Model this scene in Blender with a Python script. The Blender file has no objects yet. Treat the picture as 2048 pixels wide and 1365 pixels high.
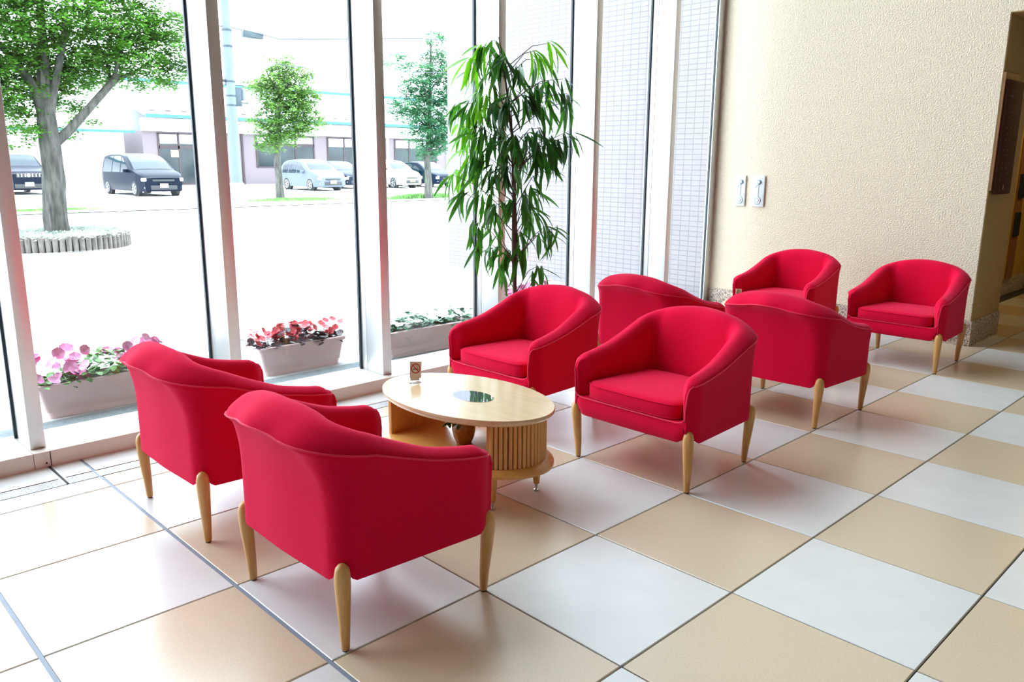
import bpy, bmesh, math, random
from mathutils import Vector, Matrix, Euler, noise
PI = math.pi
sc = bpy.context.scene
COL = sc.collection

# ------------------------------------------------------------------ camera, world, sun, exposure
CAMP = (-1.0892, -1.8706, 1.4271)
YAW, PIT, ROL = 0.77239, 0.21816, -0.00655
cd = bpy.data.cameras.new('camera'); cam = bpy.data.objects.new('camera', cd); COL.objects.link(cam)
cd.sensor_width = 36.0; cd.lens = 1620.66 / 2048 * 36.0; cd.clip_start = 0.05; cd.clip_end = 400
_f = Vector((math.sin(YAW) * math.cos(PIT), math.cos(YAW) * math.cos(PIT), -math.sin(PIT)))
_r = Vector((math.cos(YAW), -math.sin(YAW), 0)); _d = _f.cross(_r)
_r2 = math.cos(ROL) * _r + math.sin(ROL) * _d; _d2 = -math.sin(ROL) * _r + math.cos(ROL) * _d
cam.matrix_world = Matrix(((_r2.x, -_d2.x, -_f.x, CAMP[0]), (_r2.y, -_d2.y, -_f.y, CAMP[1]), (_r2.z, -_d2.z, -_f.z, CAMP[2]), (0, 0, 0, 1)))
sc.camera = cam

w = bpy.data.worlds.new('sky'); sc.world = w; w.use_nodes = True
bg = w.node_tree.nodes['Background']
bg.inputs[0].default_value = (0.80, 0.90, 1.0, 1)
bg.inputs[1].default_value = 4.6

sl = bpy.data.lights.new('sun', 'SUN'); sun = bpy.data.objects.new('sun', sl); COL.objects.link(sun)
sl.energy = 5.5; sl.angle = math.radians(1.5); sl.color = (1.0, 0.96, 0.90)
sun.rotation_euler = Vector((-0.30, 0.08, -0.95)).to_track_quat('-Z', 'Y').to_euler()

# sky portals on the glazing (sampling guides only, they give off no light of their own)
def portal(loc, sx, sz, d):
    l = bpy.data.lights.new('window_portal', 'AREA'); l.shape = 'RECTANGLE'; l.size = sx; l.size_y = sz
    l.cycles.is_portal = True
    o = bpy.data.objects.new('window_portal', l); COL.objects.link(o); o.location = loc
    o.rotation_euler = Vector(d).to_track_quat('-Z', 'Y').to_euler()
portal((0.85, 2.62, 3.5), 10.4, 6.8, (0, -1, 0))

# unseen warm lights: added fill behind the camera, a lamp in the lift corridor
def area(name, loc, sx, sy, e, col, d=(0, 0, -1)):
    l = bpy.data.lights.new(name, 'AREA'); l.shape = 'RECTANGLE'; l.size = sx; l.size_y = sy; l.energy = e; l.color = col
    o = bpy.data.objects.new(name, l); COL.objects.link(o); o.location = loc
    o.rotation_euler = Vector(d).to_track_quat('-Z', 'Y').to_euler()
area('lobby_fill', (1.0, -3.5, 6.5), 5, 2.5, 8, (1.0, 0.80, 0.55))
area('corridor_light', (8.6, -0.3, 2.45), 1.6, 0.5, 7, (1.0, 0.68, 0.25))

vs = sc.view_settings
sc.display_settings.display_device = 'sRGB'
vs.view_transform = 'Standard'; vs.look = 'None'; vs.gamma = 1.0; vs.use_curve_mapping = False
vs.exposure = 1.10
cy = sc.cycles
cy.max_bounces = 7; cy.diffuse_bounces = 4; cy.glossy_bounces = 3; cy.transmission_bounces = 4; cy.transparent_max_bounces = 12
cy.caustics_reflective = False; cy.caustics_refractive = False; cy.sample_clamp_indirect = 6.0
cy.use_denoising = True

# ------------------------------------------------------------------ materials
MATS = {}
def mat(name, col, rough=0.6, metal=0.0, var=0.0, scale=20.0, bump=0.0, bscale=None, coat=0.0, sheen=0.0,
        sheen_col=None, col2=None, stretch=None, spec=0.5, trans=0.0, emit=None, detail=3.0):
    if name in MATS: return MATS[name]
    m = bpy.data.materials.new(name); m.use_nodes = True; nt = m.node_tree; N = nt.nodes; L = nt.links
    b = N['Principled BSDF']
    b.inputs['Base Color'].default_value = (*col, 1); b.inputs['Roughness'].default_value = rough
    b.inputs['Metallic'].default_value = metal; b.inputs['Specular IOR Level'].default_value = spec
    b.inputs['Coat Weight'].default_value = coat; b.inputs['Coat Roughness'].default_value = 0.12
    if sheen:
        b.inputs['Sheen Weight'].default_value = sheen; b.inputs['Sheen Roughness'].default_value = 0.45
        b.inputs['Sheen Tint'].default_value = (*(sheen_col or (1, 1, 1)), 1)
    tc = N.new('ShaderNodeTexCoord'); mp = N.new('ShaderNodeMapping'); L.new(tc.outputs['Object'], mp.inputs[0])
    if stretch: mp.inputs['Scale'].default_value = stretch
    nz = N.new('ShaderNodeTexNoise'); nz.inputs['Scale'].default_value = scale; nz.inputs['Detail'].default_value = detail
    L.new(mp.outputs[0], nz.inputs['Vector'])
    if col2 is None: col2 = tuple(max(0, c * (1 - var)) for c in col)
    mx = N.new('ShaderNodeValToRGB'); mx.color_ramp.elements[0].position = 0.35; mx.color_ramp.elements[1].position = 0.65
    mx.color_ramp.elements[0].color = (*col2, 1); mx.color_ramp.elements[1].color = (*col, 1)
    L.new(nz.outputs[0], mx.inputs[0]); L.new(mx.outputs[0], b.inputs['Base Color'])
    if bump:
        n2 = N.new('ShaderNodeTexNoise'); n2.inputs['Scale'].default_value = bscale or scale; n2.inputs['Detail'].default_value = 2
        L.new(mp.outputs[0], n2.inputs['Vector'])
        bp = N.new('ShaderNodeBump'); bp.inputs['Strength'].default_value = min(1, bump); bp.inputs['Distance'].default_value = 0.008 if name == 'stucco' else 0.004
        L.new(n2.outputs[0], bp.inputs['Height']); L.new(bp.outputs[0], b.inputs['Normal'])
    if trans: b.inputs['Transmission Weight'].default_value = trans
    if emit: b.inputs['Emission Color'].default_value = (*emit[0], 1); b.inputs['Emission Strength'].default_value = emit[1]
    MATS[name] = m; return m

RED = mat('red_wool', (0.68, 0.002, 0.036), 0.95, var=0.13, scale=330, bump=0.25, bscale=420, sheen=0.24, sheen_col=(1, 0.30, 0.55), spec=0.08)
REDP = mat('red_piping', (0.74, 0.008, 0.06), 0.85, scale=300, sheen=0.3, sheen_col=(1, 0.5, 0.6))
BEECH = mat('beech_wood', (0.66, 0.35, 0.11), 0.42, col2=(0.56, 0.27, 0.075), scale=9, stretch=(9, 9, 1), bump=0.05, coat=0.1)
TBEECH = mat('table_wood', (0.68, 0.34, 0.09), 0.38, col2=(0.62, 0.29, 0.07), scale=6, stretch=(9, 1, 1), coat=0.25)
TTOP = mat('table_top_wood', (0.74, 0.52, 0.30), 0.22, col2=(0.70, 0.48, 0.27), scale=5, stretch=(9, 1, 1), coat=0.8)
METAL = mat('steel', (0.6, 0.6, 0.6), 0.25, 1.0)
TILEW = mat('tile_white', (0.72, 0.72, 0.71), 0.26, col2=(0.69, 0.69, 0.68), scale=7, bump=0.02, bscale=60, detail=6, spec=1.0)
TILEB = mat('tile_beige', (0.65, 0.53, 0.385), 0.27, col2=(0.60, 0.48, 0.34), scale=160, bump=0.03, bscale=60, spec=1.0)
GROUT = mat('grout', (0.06, 0.055, 0.055), 0.8, var=0.3, scale=30)
JOINT = mat('sealant', (0.22, 0.26, 0.33), 0.55, var=0.1)
STUCCO = mat('stucco', (0.80, 0.69, 0.53), 0.85, var=0.05, scale=60, bump=1.0, bscale=95)
PLASTER = mat('plaster', (0.17, 0.12, 0.08), 0.9, var=0.03, scale=5)
JAMBSHADE = mat('jamb_stucco_shade', (0.50, 0.34, 0.15), 0.8, var=0.05, scale=40, bump=0.2, bscale=90)  # wall stucco browned to paint in the dim warm shade of the jamb
CEILM = mat('ceiling_paint', (0.36, 0.30, 0.21), 0.9, var=0.02, scale=3)
ALU = mat('aluminium', (0.72, 0.73, 0.74), 0.42, 0.8, var=0.04, scale=2)
SILL = mat('sill_paint', (0.78, 0.70, 0.62), 0.35, var=0.05, scale=4)
DARK = mat('gasket', (0.015, 0.03, 0.04), 0.5)
SLOT = mat('slot_dark', (0.02, 0.018, 0.015), 0.8)
YELLOW = mat('corridor_yellow', (0.50, 0.30, 0.045), 0.7, var=0.04)
BROWN = mat('brown_wood', (0.30, 0.13, 0.04), 0.5, var=0.3, scale=6, stretch=(6, 6, 1))
MAROON = mat('maroon_board', (0.085, 0.02, 0.012), 0.8, var=0.15, scale=4)
INK = mat('pale_lettering', (0.32, 0.22, 0.18), 0.6)
SLATE = mat('dark_plate', (0.05, 0.07, 0.08), 0.35, 0.6, var=0.2)
WHITEP = mat('white_plastic', (0.72, 0.76, 0.79), 0.35, var=0.02)
GREYP = mat('grey_plastic', (0.20, 0.30, 0.36), 0.4)
SOIL = mat('soil', (0.06, 0.04, 0.03), 0.95, var=0.5, scale=60, bump=0.8)
BLUEGL = mat('inset_glass', (0.5, 0.55, 0.6), 0.02, 0.9)

def granite():
    m = bpy.data.materials.new('granite'); m.use_nodes = True; nt = m.node_tree; N = nt.nodes; L = nt.links; b = N['Principled BSDF']
    tc = N.new('ShaderNodeTexCoord'); v = N.new('ShaderNodeTexVoronoi'); v.inputs['Scale'].default_value = 130
    L.new(tc.outputs['Object'], v.inputs['Vector'])
    r = N.new('ShaderNodeValToRGB'); e = r.color_ramp.elements
    e[0].position = 0.15; e[0].color = (0.12, 0.08, 0.06, 1); e[1].position = 0.8; e[1].color = (0.66, 0.56, 0.47, 1)
    x = e.new(0.35); x.color = (0.42, 0.33, 0.27, 1)
    sp = N.new('ShaderNodeSeparateColor'); L.new(v.outputs['Color'], sp.inputs[0]); L.new(sp.outputs[0], r.inputs[0])
    L.new(r.outputs[0], b.inputs['Base Color']); b.inputs['Roughness'].default_value = 0.45
    return m
GRANITE = granite()

def glass():
    m = bpy.data.materials.new('window_glass'); m.use_nodes = True; nt = m.node_tree; N = nt.nodes; L = nt.links
    N.clear(); out = N.new('ShaderNodeOutputMaterial'); mx = N.new('ShaderNodeMixShader')
    t = N.new('ShaderNodeBsdfTransparent'); t.inputs[0].default_value = (0.96, 0.985, 0.985, 1)
    g = N.new('ShaderNodeBsdfGlossy'); g.inputs['Roughness'].default_value = 0.0
    lw = N.new('ShaderNodeLayerWeight'); lw.inputs[0].default_value = .5
    pw = N.new('ShaderNodeMath'); pw.operation = 'POWER'; pw.inputs[1].default_value = 5.0
    mu = N.new('ShaderNodeMath'); mu.operation = 'MULTIPLY_ADD'; mu.inputs[1].default_value = .80; mu.inputs[2].default_value = .045
    L.new(lw.outputs['Facing'], pw.inputs[0]); L.new(pw.outputs[0], mu.inputs[0]); L.new(mu.outputs[0], mx.inputs[0])
    L.new(t.outputs[0], mx.inputs[1]); L.new(g.outputs[0], mx.inputs[2])
    L.new(mx.outputs[0], out.inputs[0]); return m
GLASS = glass()

def tilewall():
    m = bpy.data.materials.new('facade_tile'); m.use_nodes = True; nt = m.node_tree; N = nt.nodes; L = nt.links; b = N['Principled BSDF']
    tc = N.new('ShaderNodeTexCoord'); sp = N.new('ShaderNodeSeparateXYZ'); cb = N.new('ShaderNodeCombineXYZ')
    L.new(tc.outputs['Object'], sp.inputs[0]); L.new(sp.outputs['Y'], cb.inputs[0]); L.new(sp.outputs['Z'], cb.inputs[1])
    br = N.new('ShaderNodeTexBrick'); br.offset = 0.0; br.inputs['Scale'].default_value = 1.0
    br.inputs['Brick Width'].default_value = 0.105; br.inputs['Row Height'].default_value = 0.052; br.inputs['Mortar Size'].default_value = 0.004; br.inputs['Mortar Smooth'].default_value = 0.4
    br.inputs['Color1'].default_value = (0.275, 0.25, 0.262, 1); br.inputs['Color2'].default_value = (0.26, 0.237, 0.25, 1)
    br.inputs['Mortar'].default_value = (0.195, 0.18, 0.20, 1); L.new(cb.outputs[0], br.inputs['Vector'])
    L.new(br.outputs[0], b.inputs['Base Color']); b.inputs['Roughness'].default_value = 0.6
    bp = N.new('ShaderNodeBump'); bp.invert = True; bp.inputs['Distance'].default_value = 0.003; L.new(br.outputs['Fac'], bp.inputs['Height']); L.new(bp.outputs[0], b.inputs['Normal'])
    return m
FACADE = tilewall()

# ------------------------------------------------------------------ mesh helpers
def link(o, parent=None):
    COL.objects.link(o)
    if parent is not None: o.parent = parent
    return o
def tag(o, label=None, cat=None, group=None, kind=None):
    if label: o['label'] = label
    if cat: o['category'] = cat
    if group: o['group'] = group
    if kind: o['kind'] = kind
    return o
def empty(name, loc=(0, 0, 0), rz=0.0):
    o = bpy.data.objects.new(name, None); o.location = loc; o.rotation_euler = (0, 0, rz); o.empty_display_size = 0.1
    return link(o)
def copy_tree(o, parent=None):
    c = o.copy(); COL.objects.link(c)
    if parent is not None: c.parent = parent
    for ch in list(o.children): copy_tree(ch, c)
    return c

class MB:
    def __init__(s): s.v = []; s.f = []
    def add(s, vs, fs):
        n = len(s.v); s.v += [tuple(v) for v in vs]; s.f += [tuple(i + n for i in f) for f in fs]; return s
    def box(s, x0, x1, y0, y1, z0, z1, M=None):
        vs = [Vector((x, y, z)) for z in (z0, z1) for y in (y0, y1) for x in (x0, x1)]
        if M is not None: vs = [M @ v for v in vs]
        return s.add(vs, [(0, 2, 3, 1), (4, 5, 7, 6), (0, 1, 5, 4), (2, 6, 7, 3), (0, 4, 6, 2), (1, 3, 7, 5)])
    def grid(s, rows, closed_u=False, closed_v=False):
        nu = len(rows); nv = len(rows[0]); fs = []
        for i in range(nu if closed_u else nu - 1):
            for j in range(nv if closed_v else nv - 1):
                a = i; b = (i + 1) % nu; c = j; d = (j + 1) % nv
                fs.append((a * nv + c, b * nv + c, b * nv + d, a * nv + d))
        return s.add([p for r in rows for p in r], fs)
    def tube(s, pts, r, n=8, cap=True, closed=False):
        pts = [Vector(p) for p in pts]; rows = []; N = len(pts)
        rr = r if isinstance(r, (list, tuple)) else [r] * N
        up = None
        for i, p in enumerate(pts):
            if closed: t = (pts[(i + 1) % N] - pts[i - 1]).normalized()
            else: t = (pts[min(i + 1, N - 1)] - pts[max(i - 1, 0)]).normalized()
            if up is None: up = Vector((0, 0, 1)) if abs(t.z) < 0.9 else Vector((1, 0, 0))
            a = (up - t * up.dot(t)).normalized(); b = t.cross(a); up = a
            rows.append([p + (a * math.cos(2 * PI * k / n) + b * math.sin(2 * PI * k / n)) * rr[i] for k in range(n)])
        n0 = len(s.v); s.grid(rows, closed_u=closed, closed_v=True)
        if cap and not closed:
            s.f.append(tuple(n0 + k for k in range(n))[::-1]); s.f.append(tuple(n0 + (N - 1) * n + k for k in range(n)))
        return s
    def lathe(s, prof, n=24, M=None):
        rows = [[Vector((r * math.cos(2 * PI * k / n), r * math.sin(2 * PI * k / n), z)) for k in range(n)] for r, z in prof]
        if M is not None: rows = [[M @ p for p in r] for r in rows]
        n0 = len(s.v); s.grid(rows, closed_v=True)
        s.f.append(tuple(n0 + k for k in range(n))[::-1]); s.f.append(tuple(n0 + (len(prof) - 1) * n + k for k in range(n)))
        return s
    def prism(s, poly, z0, z1):
        n = len(poly); vs = [(x, y, z0) for x, y in poly] + [(x, y, z1) for x, y in poly]
        fs = [tuple(range(n))[::-1], tuple(range(n, 2 * n))] + [(i, (i + 1) % n, n + (i + 1) % n, n + i) for i in range(n)]
        return s.add(vs, fs)
    def mesh(s, name, m, smooth=False, bevel=0.0, recalc=True, seg=2):
        me = bpy.data.meshes.new(name); me.from_pydata(s.v, [], s.f); me.validate()
        if recalc or bevel:
            bm = bmesh.new(); bm.from_mesh(me)
            if recalc: bmesh.ops.recalc_face_normals(bm, faces=bm.faces)
            if bevel:
                es = [e for e in bm.edges if len(e.link_faces) == 2 and e.calc_face_angle(0) > 0.6]
                bmesh.ops.bevel(bm, geom=es, offset=bevel, segments=seg, affect='EDGES', profile=0.5, clamp_overlap=True)
            bm.to_mesh(me); bm.free()
        if smooth:
            me.polygons.foreach_set('use_smooth', [True] * len(me.polygons))
            if smooth == 'angle':
                me.set_sharp_from_angle(angle=math.radians(38))
        me.materials.append(m); return me
    def obj(s, name, m, parent=None, smooth=False, bevel=0.0, loc=None, recalc=True, seg=2):
        o = bpy.data.objects.new(name, s.mesh(name, m, smooth, bevel, recalc, seg))
        if loc: o.location = loc
        return link(o, parent)
def box(name, m, x0, x1, y0, y1, z0, z1, parent=None, bevel=0.0, M=None):
    return MB().box(x0, x1, y0, y1, z0, z1, M).obj(name, m, parent, bevel=bevel, smooth='angle' if bevel else False)
def inst(name, me, parent, loc=(0, 0, 0), rot=(0, 0, 0), scale=(1, 1, 1)):
    o = bpy.data.objects.new(name, me); o.location = loc; o.rotation_euler = rot; o.scale = scale
    return link(o, parent)
def sm(a, b, x):
    t = max(0, min(1, (x - a) / (b - a))); return t * t * (3 - 2 * t)
def lerp(a, b, t): return a + (b - a) * t
def interp(tab, x):
    for (x0, y0), (x1, y1) in zip(tab, tab[1:]):
        if x <= x1: return lerp(y0, y1, max(0, (x - x0) / (x1 - x0)))
    return tab[-1][1]
def catmull(P, n):
    out = []; P = [P[0]] + list(P) + [P[-1]]
    for i in range(1, len(P) - 2):
        p0, p1, p2, p3 = P[i - 1:i + 3]
        for k in range(n):
            t = k / n
            out.append(0.5 * ((2 * p1) + (p2 - p0) * t + (2 * p0 - 5 * p1 + 4 * p2 - p3) * t * t + (3 * p1 - p0 - 3 * p2 + p3) * t ** 3))
    out.append(P[-2]); return out

# ------------------------------------------------------------------ the setting: floor
T = 0.6
floor = box('floor', GROUT, -7, 13, -7, 2.56, -0.12, -0.008); tag(floor, kind='structure')
def tile_mesh(name, m, x0, x1, y0, y1):
    return MB().box(x0, x1, y0, y1, -0.012, 0).mesh(name, m, bevel=0.0018, seg=1)
for j in range(-6, 4):
    y0 = j * T; y1 = y0 + T
    row = -j - 1
    for i in range(-6, 20):
        x0 = i * T; x1 = x0 + T
        g = 0.0031; gl = 0.011 if i in (0, -1) else g
        beige = ((i + row) % 2 == 0)
        yb = min(y1, 1.955) if j == 3 else y1
        key = ('b' if beige else 'w') + str(gl) + str(j == 3)
        me = MATS.get('T' + key)
        if me is None:
            me = tile_mesh('tile', TILEB if beige else TILEW, gl, T - g, g, (yb - y0) - g); MATS['T' + key] = me
        if y0 > 0.5 and x0 > 5.9: continue
        inst('tile', me, floor, (x0, y0, 0))
for i in range(-6, 10):                                     # narrow row between the drain and the sill
    x0 = i * T; g = 0.0026; gl = 0.011 if i in (0, -1) else g
    MB().box(x0 + gl, x0 + T - g, 2.055, 2.262, -0.012, 0).obj('tile', TILEW, floor)
box('expansion_joint', JOINT, -0.004, 0.010, -6, 2.25, -0.012, -0.003, floor)
box('expansion_joint', JOINT, -0.604, -0.590, -6, 2.25, -0.012, -0.003, floor)
# floor drain grille of long metal bars
for i in range(-6, 10):
    x0 = i * T
    box('drain_channel', SLOT, x0 + .004, x0 + T - .004, 1.962, 2.048, -0.014, -0.006, floor)
    for k in range(6):
        y = 1.966 + k * 0.0142
        box('drain_bar', ALU, x0 + .004, x0 + T - .004, y, y + .0075, -0.01, -0.001, floor)
box('slot_cover', ALU, -0.150, -0.118, 1.96, 2.262, -0.006, 0.0015, floor)
box('slot_cover', SLOT, -0.140, -0.128, 1.96, 2.262, -0.002, 0.0022, floor)

# ------------------------------------------------------------------ walls, ceiling
HC = 6.8
XW = 5.97
wr = box('wall_right', STUCCO, XW, 6.67, 0.13, 2.60, 0, HC); tag(wr, kind='structure')
lint = box('wall_lintel', STUCCO, XW, 6.67, -7, 0.13, 2.53, HC); tag(lint, kind='structure')
jf = box('jamb_shade_sheet', JAMBSHADE, XW + .004, 6.672, 0.124, 0.132, 0.2, 2.53, wr)  # thin sheet that carries the painted shade
box('soffit_shade_sheet', JAMBSHADE, XW + .002, 6.67, -7, 0.13, 2.524, 2.531, lint)
tag(box('baseboard_right', GRANITE, XW - .014, XW, 0.13, 2.52, 0, 0.205), kind='structure')
tag(box('baseboard_jamb', GRANITE, XW - .014, 6.686, 0.114, 0.13, 0, 0.205), kind='structure')
wl = box('wall_left', PLASTER, -7.2, -7, -7, 2.7, 0, HC); tag(wl, kind='structure')
wb = box('wall_back', PLASTER, -7, 13, -7.2, -7, 0, HC); tag(wb, kind='structure')
ce = box('ceiling', CEILM, -7.2, 13, -7.2, 2.7, HC, HC + .15); tag(ce, kind='structure')
cw = box('wall_corridor', YELLOW, 6.67, 9.84, 0.73, 0.95, 0, 2.53); tag(cw, kind='structure')
cw2 = box('wall_corridor_far', PLASTER, 12.4, 12.6, -7, 3, 0, 2.53); tag(cw2, kind='structure')
cw3 = box('wall_corridor_end', PLASTER, 9.84, 12.6, 2.8, 3, 0, 2.53); tag(cw3, kind='structure')
ccl = box('ceiling_corridor', CEILM, 6.67, 12.6, -7, 3, 2.53, 2.6); tag(ccl, kind='structure')
bb = box('baseboard_corridor', GRANITE, 6.67, 9.855, 0.715, 0.74, 0, 0.19); tag(bb, kind='structure')
box('trim_corner', GRANITE, 9.838, 9.855, 0.73, 0.95, 0, 0.19, bb)
box('trim_yellow', YELLOW, 8.86, 8.965, 0.70, 0.73, 0.19, 2.3, cw)
ps = box('wood_panel', BROWN, 8.965, 9.22, 0.69, 0.73, 0.19, 1.86, cw)
for z0, z1, x in ((0.66, 0.92, 9.0), (1.07, 1.33, 9.0)):
    box('dark_plate', SLATE, x, x + .19, 0.674, 0.69, z0, z1, ps, bevel=.003)

# ------------------------------------------------------------------ the glazing
YF, YB, SZ = 2.312, 2.552, 0.078
MX = [-0.187 + 1.0105 * k for k in range(-4, 6)]
MWD = 0.066
me_mull = MB().box(0, MWD, YF, YB - .062, SZ, HC).mesh('mullion', ALU, bevel=.0025, smooth='angle')
me_outer = MB().box(0.003, MWD - .003, YB - .056, YB + .03, SZ, HC).mesh('outer_frame', ALU, bevel=.002, smooth='angle')
me_seam = MB().box(.004, MWD - .004, YB - .064, YB - .054, SZ, HC).mesh('seam', DARK)
me_gask = MB()
me_gask.box(-0.010, 0.003, YB - .002, YB + .016, SZ, HC); me_gask.box(MWD - .003, MWD + .010, YB - .002, YB + .016, SZ, HC)
me_gask = me_gask.mesh('gasket', DARK)
me_foot = MB().box(-.001, MWD + .001, YF - .001, YF + .01, SZ, SZ + .006).mesh('foot_shadow_gap', DARK)
gap = 1.0105 - MWD
me_pane = MB().box(MWD + .002, 1.0105 - .002, YB + .004, YB + .010, SZ - .01, HC).mesh('pane', GLASS)
# sill section: painted metal box with a shallow vent field of four slats on top
s_ = MB(); s_.box(-0.005, 1.003, 2.262, YB + .05, 0, SZ - .012); s_.box(-0.005, 1.003, 2.245, 2.262, 0.0, SZ)
s_.box(-.005, 1.003, 2.262, 2.33, SZ - .012, SZ); s_.box(-.005, 1.003, 2.47, YB + .05, SZ - .012, SZ)
s_.box(-.005, .17, 2.33, 2.47, SZ - .012, SZ); s_.box(.90, 1.003, 2.33, 2.47, SZ - .012, SZ)
me_sill = s_.mesh('sill_section', SILL)
me_vent = MB().box(.17, .90, 2.33, 2.47, SZ - .0125, SZ - .010).mesh('vent_recess', SLOT)
me_slat = MB().box(.17, .90, 0, .0305, SZ - .010, SZ).mesh('vent_slat', SILL)
me_lf = MB().box(MWD, 1.0105, YB - .01, YB + .03, SZ - .004, SZ + .018).mesh('bottom_rail', ALU)
for n, x in enumerate(MX):
    last = n == len(MX) - 1
    wn = empty('window_%d' % (n + 1), (x, 0, 0)); tag(wn, kind='structure')
    for nm, me in (('mullion', me_mull), ('outer_frame', me_outer), ('seam', me_seam), ('gasket', me_gask), ('sill_section', me_sill), ('vent_recess', me_vent), ('pane', me_pane)):
        if nm == 'vent_recess': vr = inst(nm, me, wn)
        else: inst(nm, me, wn)
    for k in range(4):
        inst('vent_slat', me_slat, wn, (0, 2.3335 + k * .0343, 0))
    MB().box(MWD * .5 + .03, MWD * .5 + .033, 2.2435, 2.2455, 0.004, SZ - .002).obj('sill_joint', SLOT, wn)
    MB().lathe([(0.0045, 0), (0.0045, .003)], 10, Matrix.Translation((0.045, 2.2455, .022)) @ Matrix.Rotation(PI / 2, 4, 'X')).obj('sill_screw', SLOT, wn)
te = box('trim_1', ALU, 5.875, XW, 2.538, YB + .03, 0.0, HC); tag(te, kind='structure')
box('gasket', DARK, 5.868, 5.882, YB - .002, YB + .016, SZ, HC, te)

# ------------------------------------------------------------------ armchairs
def rrect(u, xf, xr, hwf, hwr, r, bow=0.0):
    """U-shaped plan path. u in 0..1 from the right arm's front (-y) round the back to the left arm's front."""
    s = -1
    if u > 0.5: u = 1 - u; s = 1
    if u <= 0.30:
        t = u / 0.30; x = lerp(xf, xr + r, t); y = lerp(hwf, hwr, t)
    elif u <= 0.40:
        a = (u - 0.30) / 0.10 * PI / 2; x = xr + r - r * math.sin(a); y = hwr - r + r * math.cos(a)
    else:
        t = (u - 0.40) / 0.10; x = xr - bow * sm(0, 1, t); y = lerp(hwr - r, 0, t)
    return Vector((x, s * y, 0))
HTAB = [(0, .452), (.006, .476), (.014, .488), (.03, .494), (.08, .504), (.16, .530), (.24, .570), (.30, .603), (.35, .628), (.40, .648), (.45, .660), (.5, .664)]
def smooth_h(u):
    return sum(interp(HTAB, min(.5, max(0, u + d))) for d in (-.018, -.009, 0, .009, .018)) / 5 if u > .02 else interp(HTAB, u)
def chair_section(u):
    uu = min(u, 1 - u); h = smooth_h(uu)
    rs = sm(.12, .42, uu)                                        # the roll grows taller and slopes outwards round the back
    tip = sm(0.05, 0.0, uu)                                     # thinning towards the arm's front edge
    Pb = rrect(u, .300, -.292, .348, .318, .075, .006)
    P1 = rrect(u, .302, -.372, .350, .340, .205, .024)
    Pi1 = rrect(u, .300, -.205, .262, .224, .050, .010)
    Pi2 = rrect(u, .298, -.165, .272, .222, .022, .008)
    sg = -1 if u < .5 else 1
    cr = 0.030 * sm(.05, 0, uu) ** 1.6                           # the front corner rounds inward
    for P in (Pb, P1): P.y -= sg * cr
    for P in (Pi1, Pi2): P.y = lerp(P.y, sg * .302, tip ** 2)
    zb = .228 + .040 * max(sm(.045, .0, uu), sm(.034, .004, abs(uu - .35)))
    Z = lambda P, z: Vector((P.x, P.y, z))
    fl = lambda a: Pb.lerp(P1, a)
    k = 1 - .75 * tip
    outer = [Z(Pb, zb), Z(fl(.0), lerp(zb, h, .38)), Z(fl(.07), lerp(zb, h, .66)), Z(fl(.42), lerp(zb, h, .88)), Z(fl(.8), h - .016), Z(P1, h)]
    inw = lambda a: P1.lerp(Pi1, a)
    inner = [Z(P1, h), Z(inw(.12), h + (.016 + .010 * rs) * k), Z(inw(.45), h + (.030 + .030 * rs) * k), Z(inw(.78), h + (.018 + .040 * rs) * k), Z(Pi1, h - .030 + .030 * rs), Z(Pi1.lerp(Pi2, .55), lerp(h, .34, .5)), Z(Pi2, .325)]
    return outer, inner, P1, h
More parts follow.
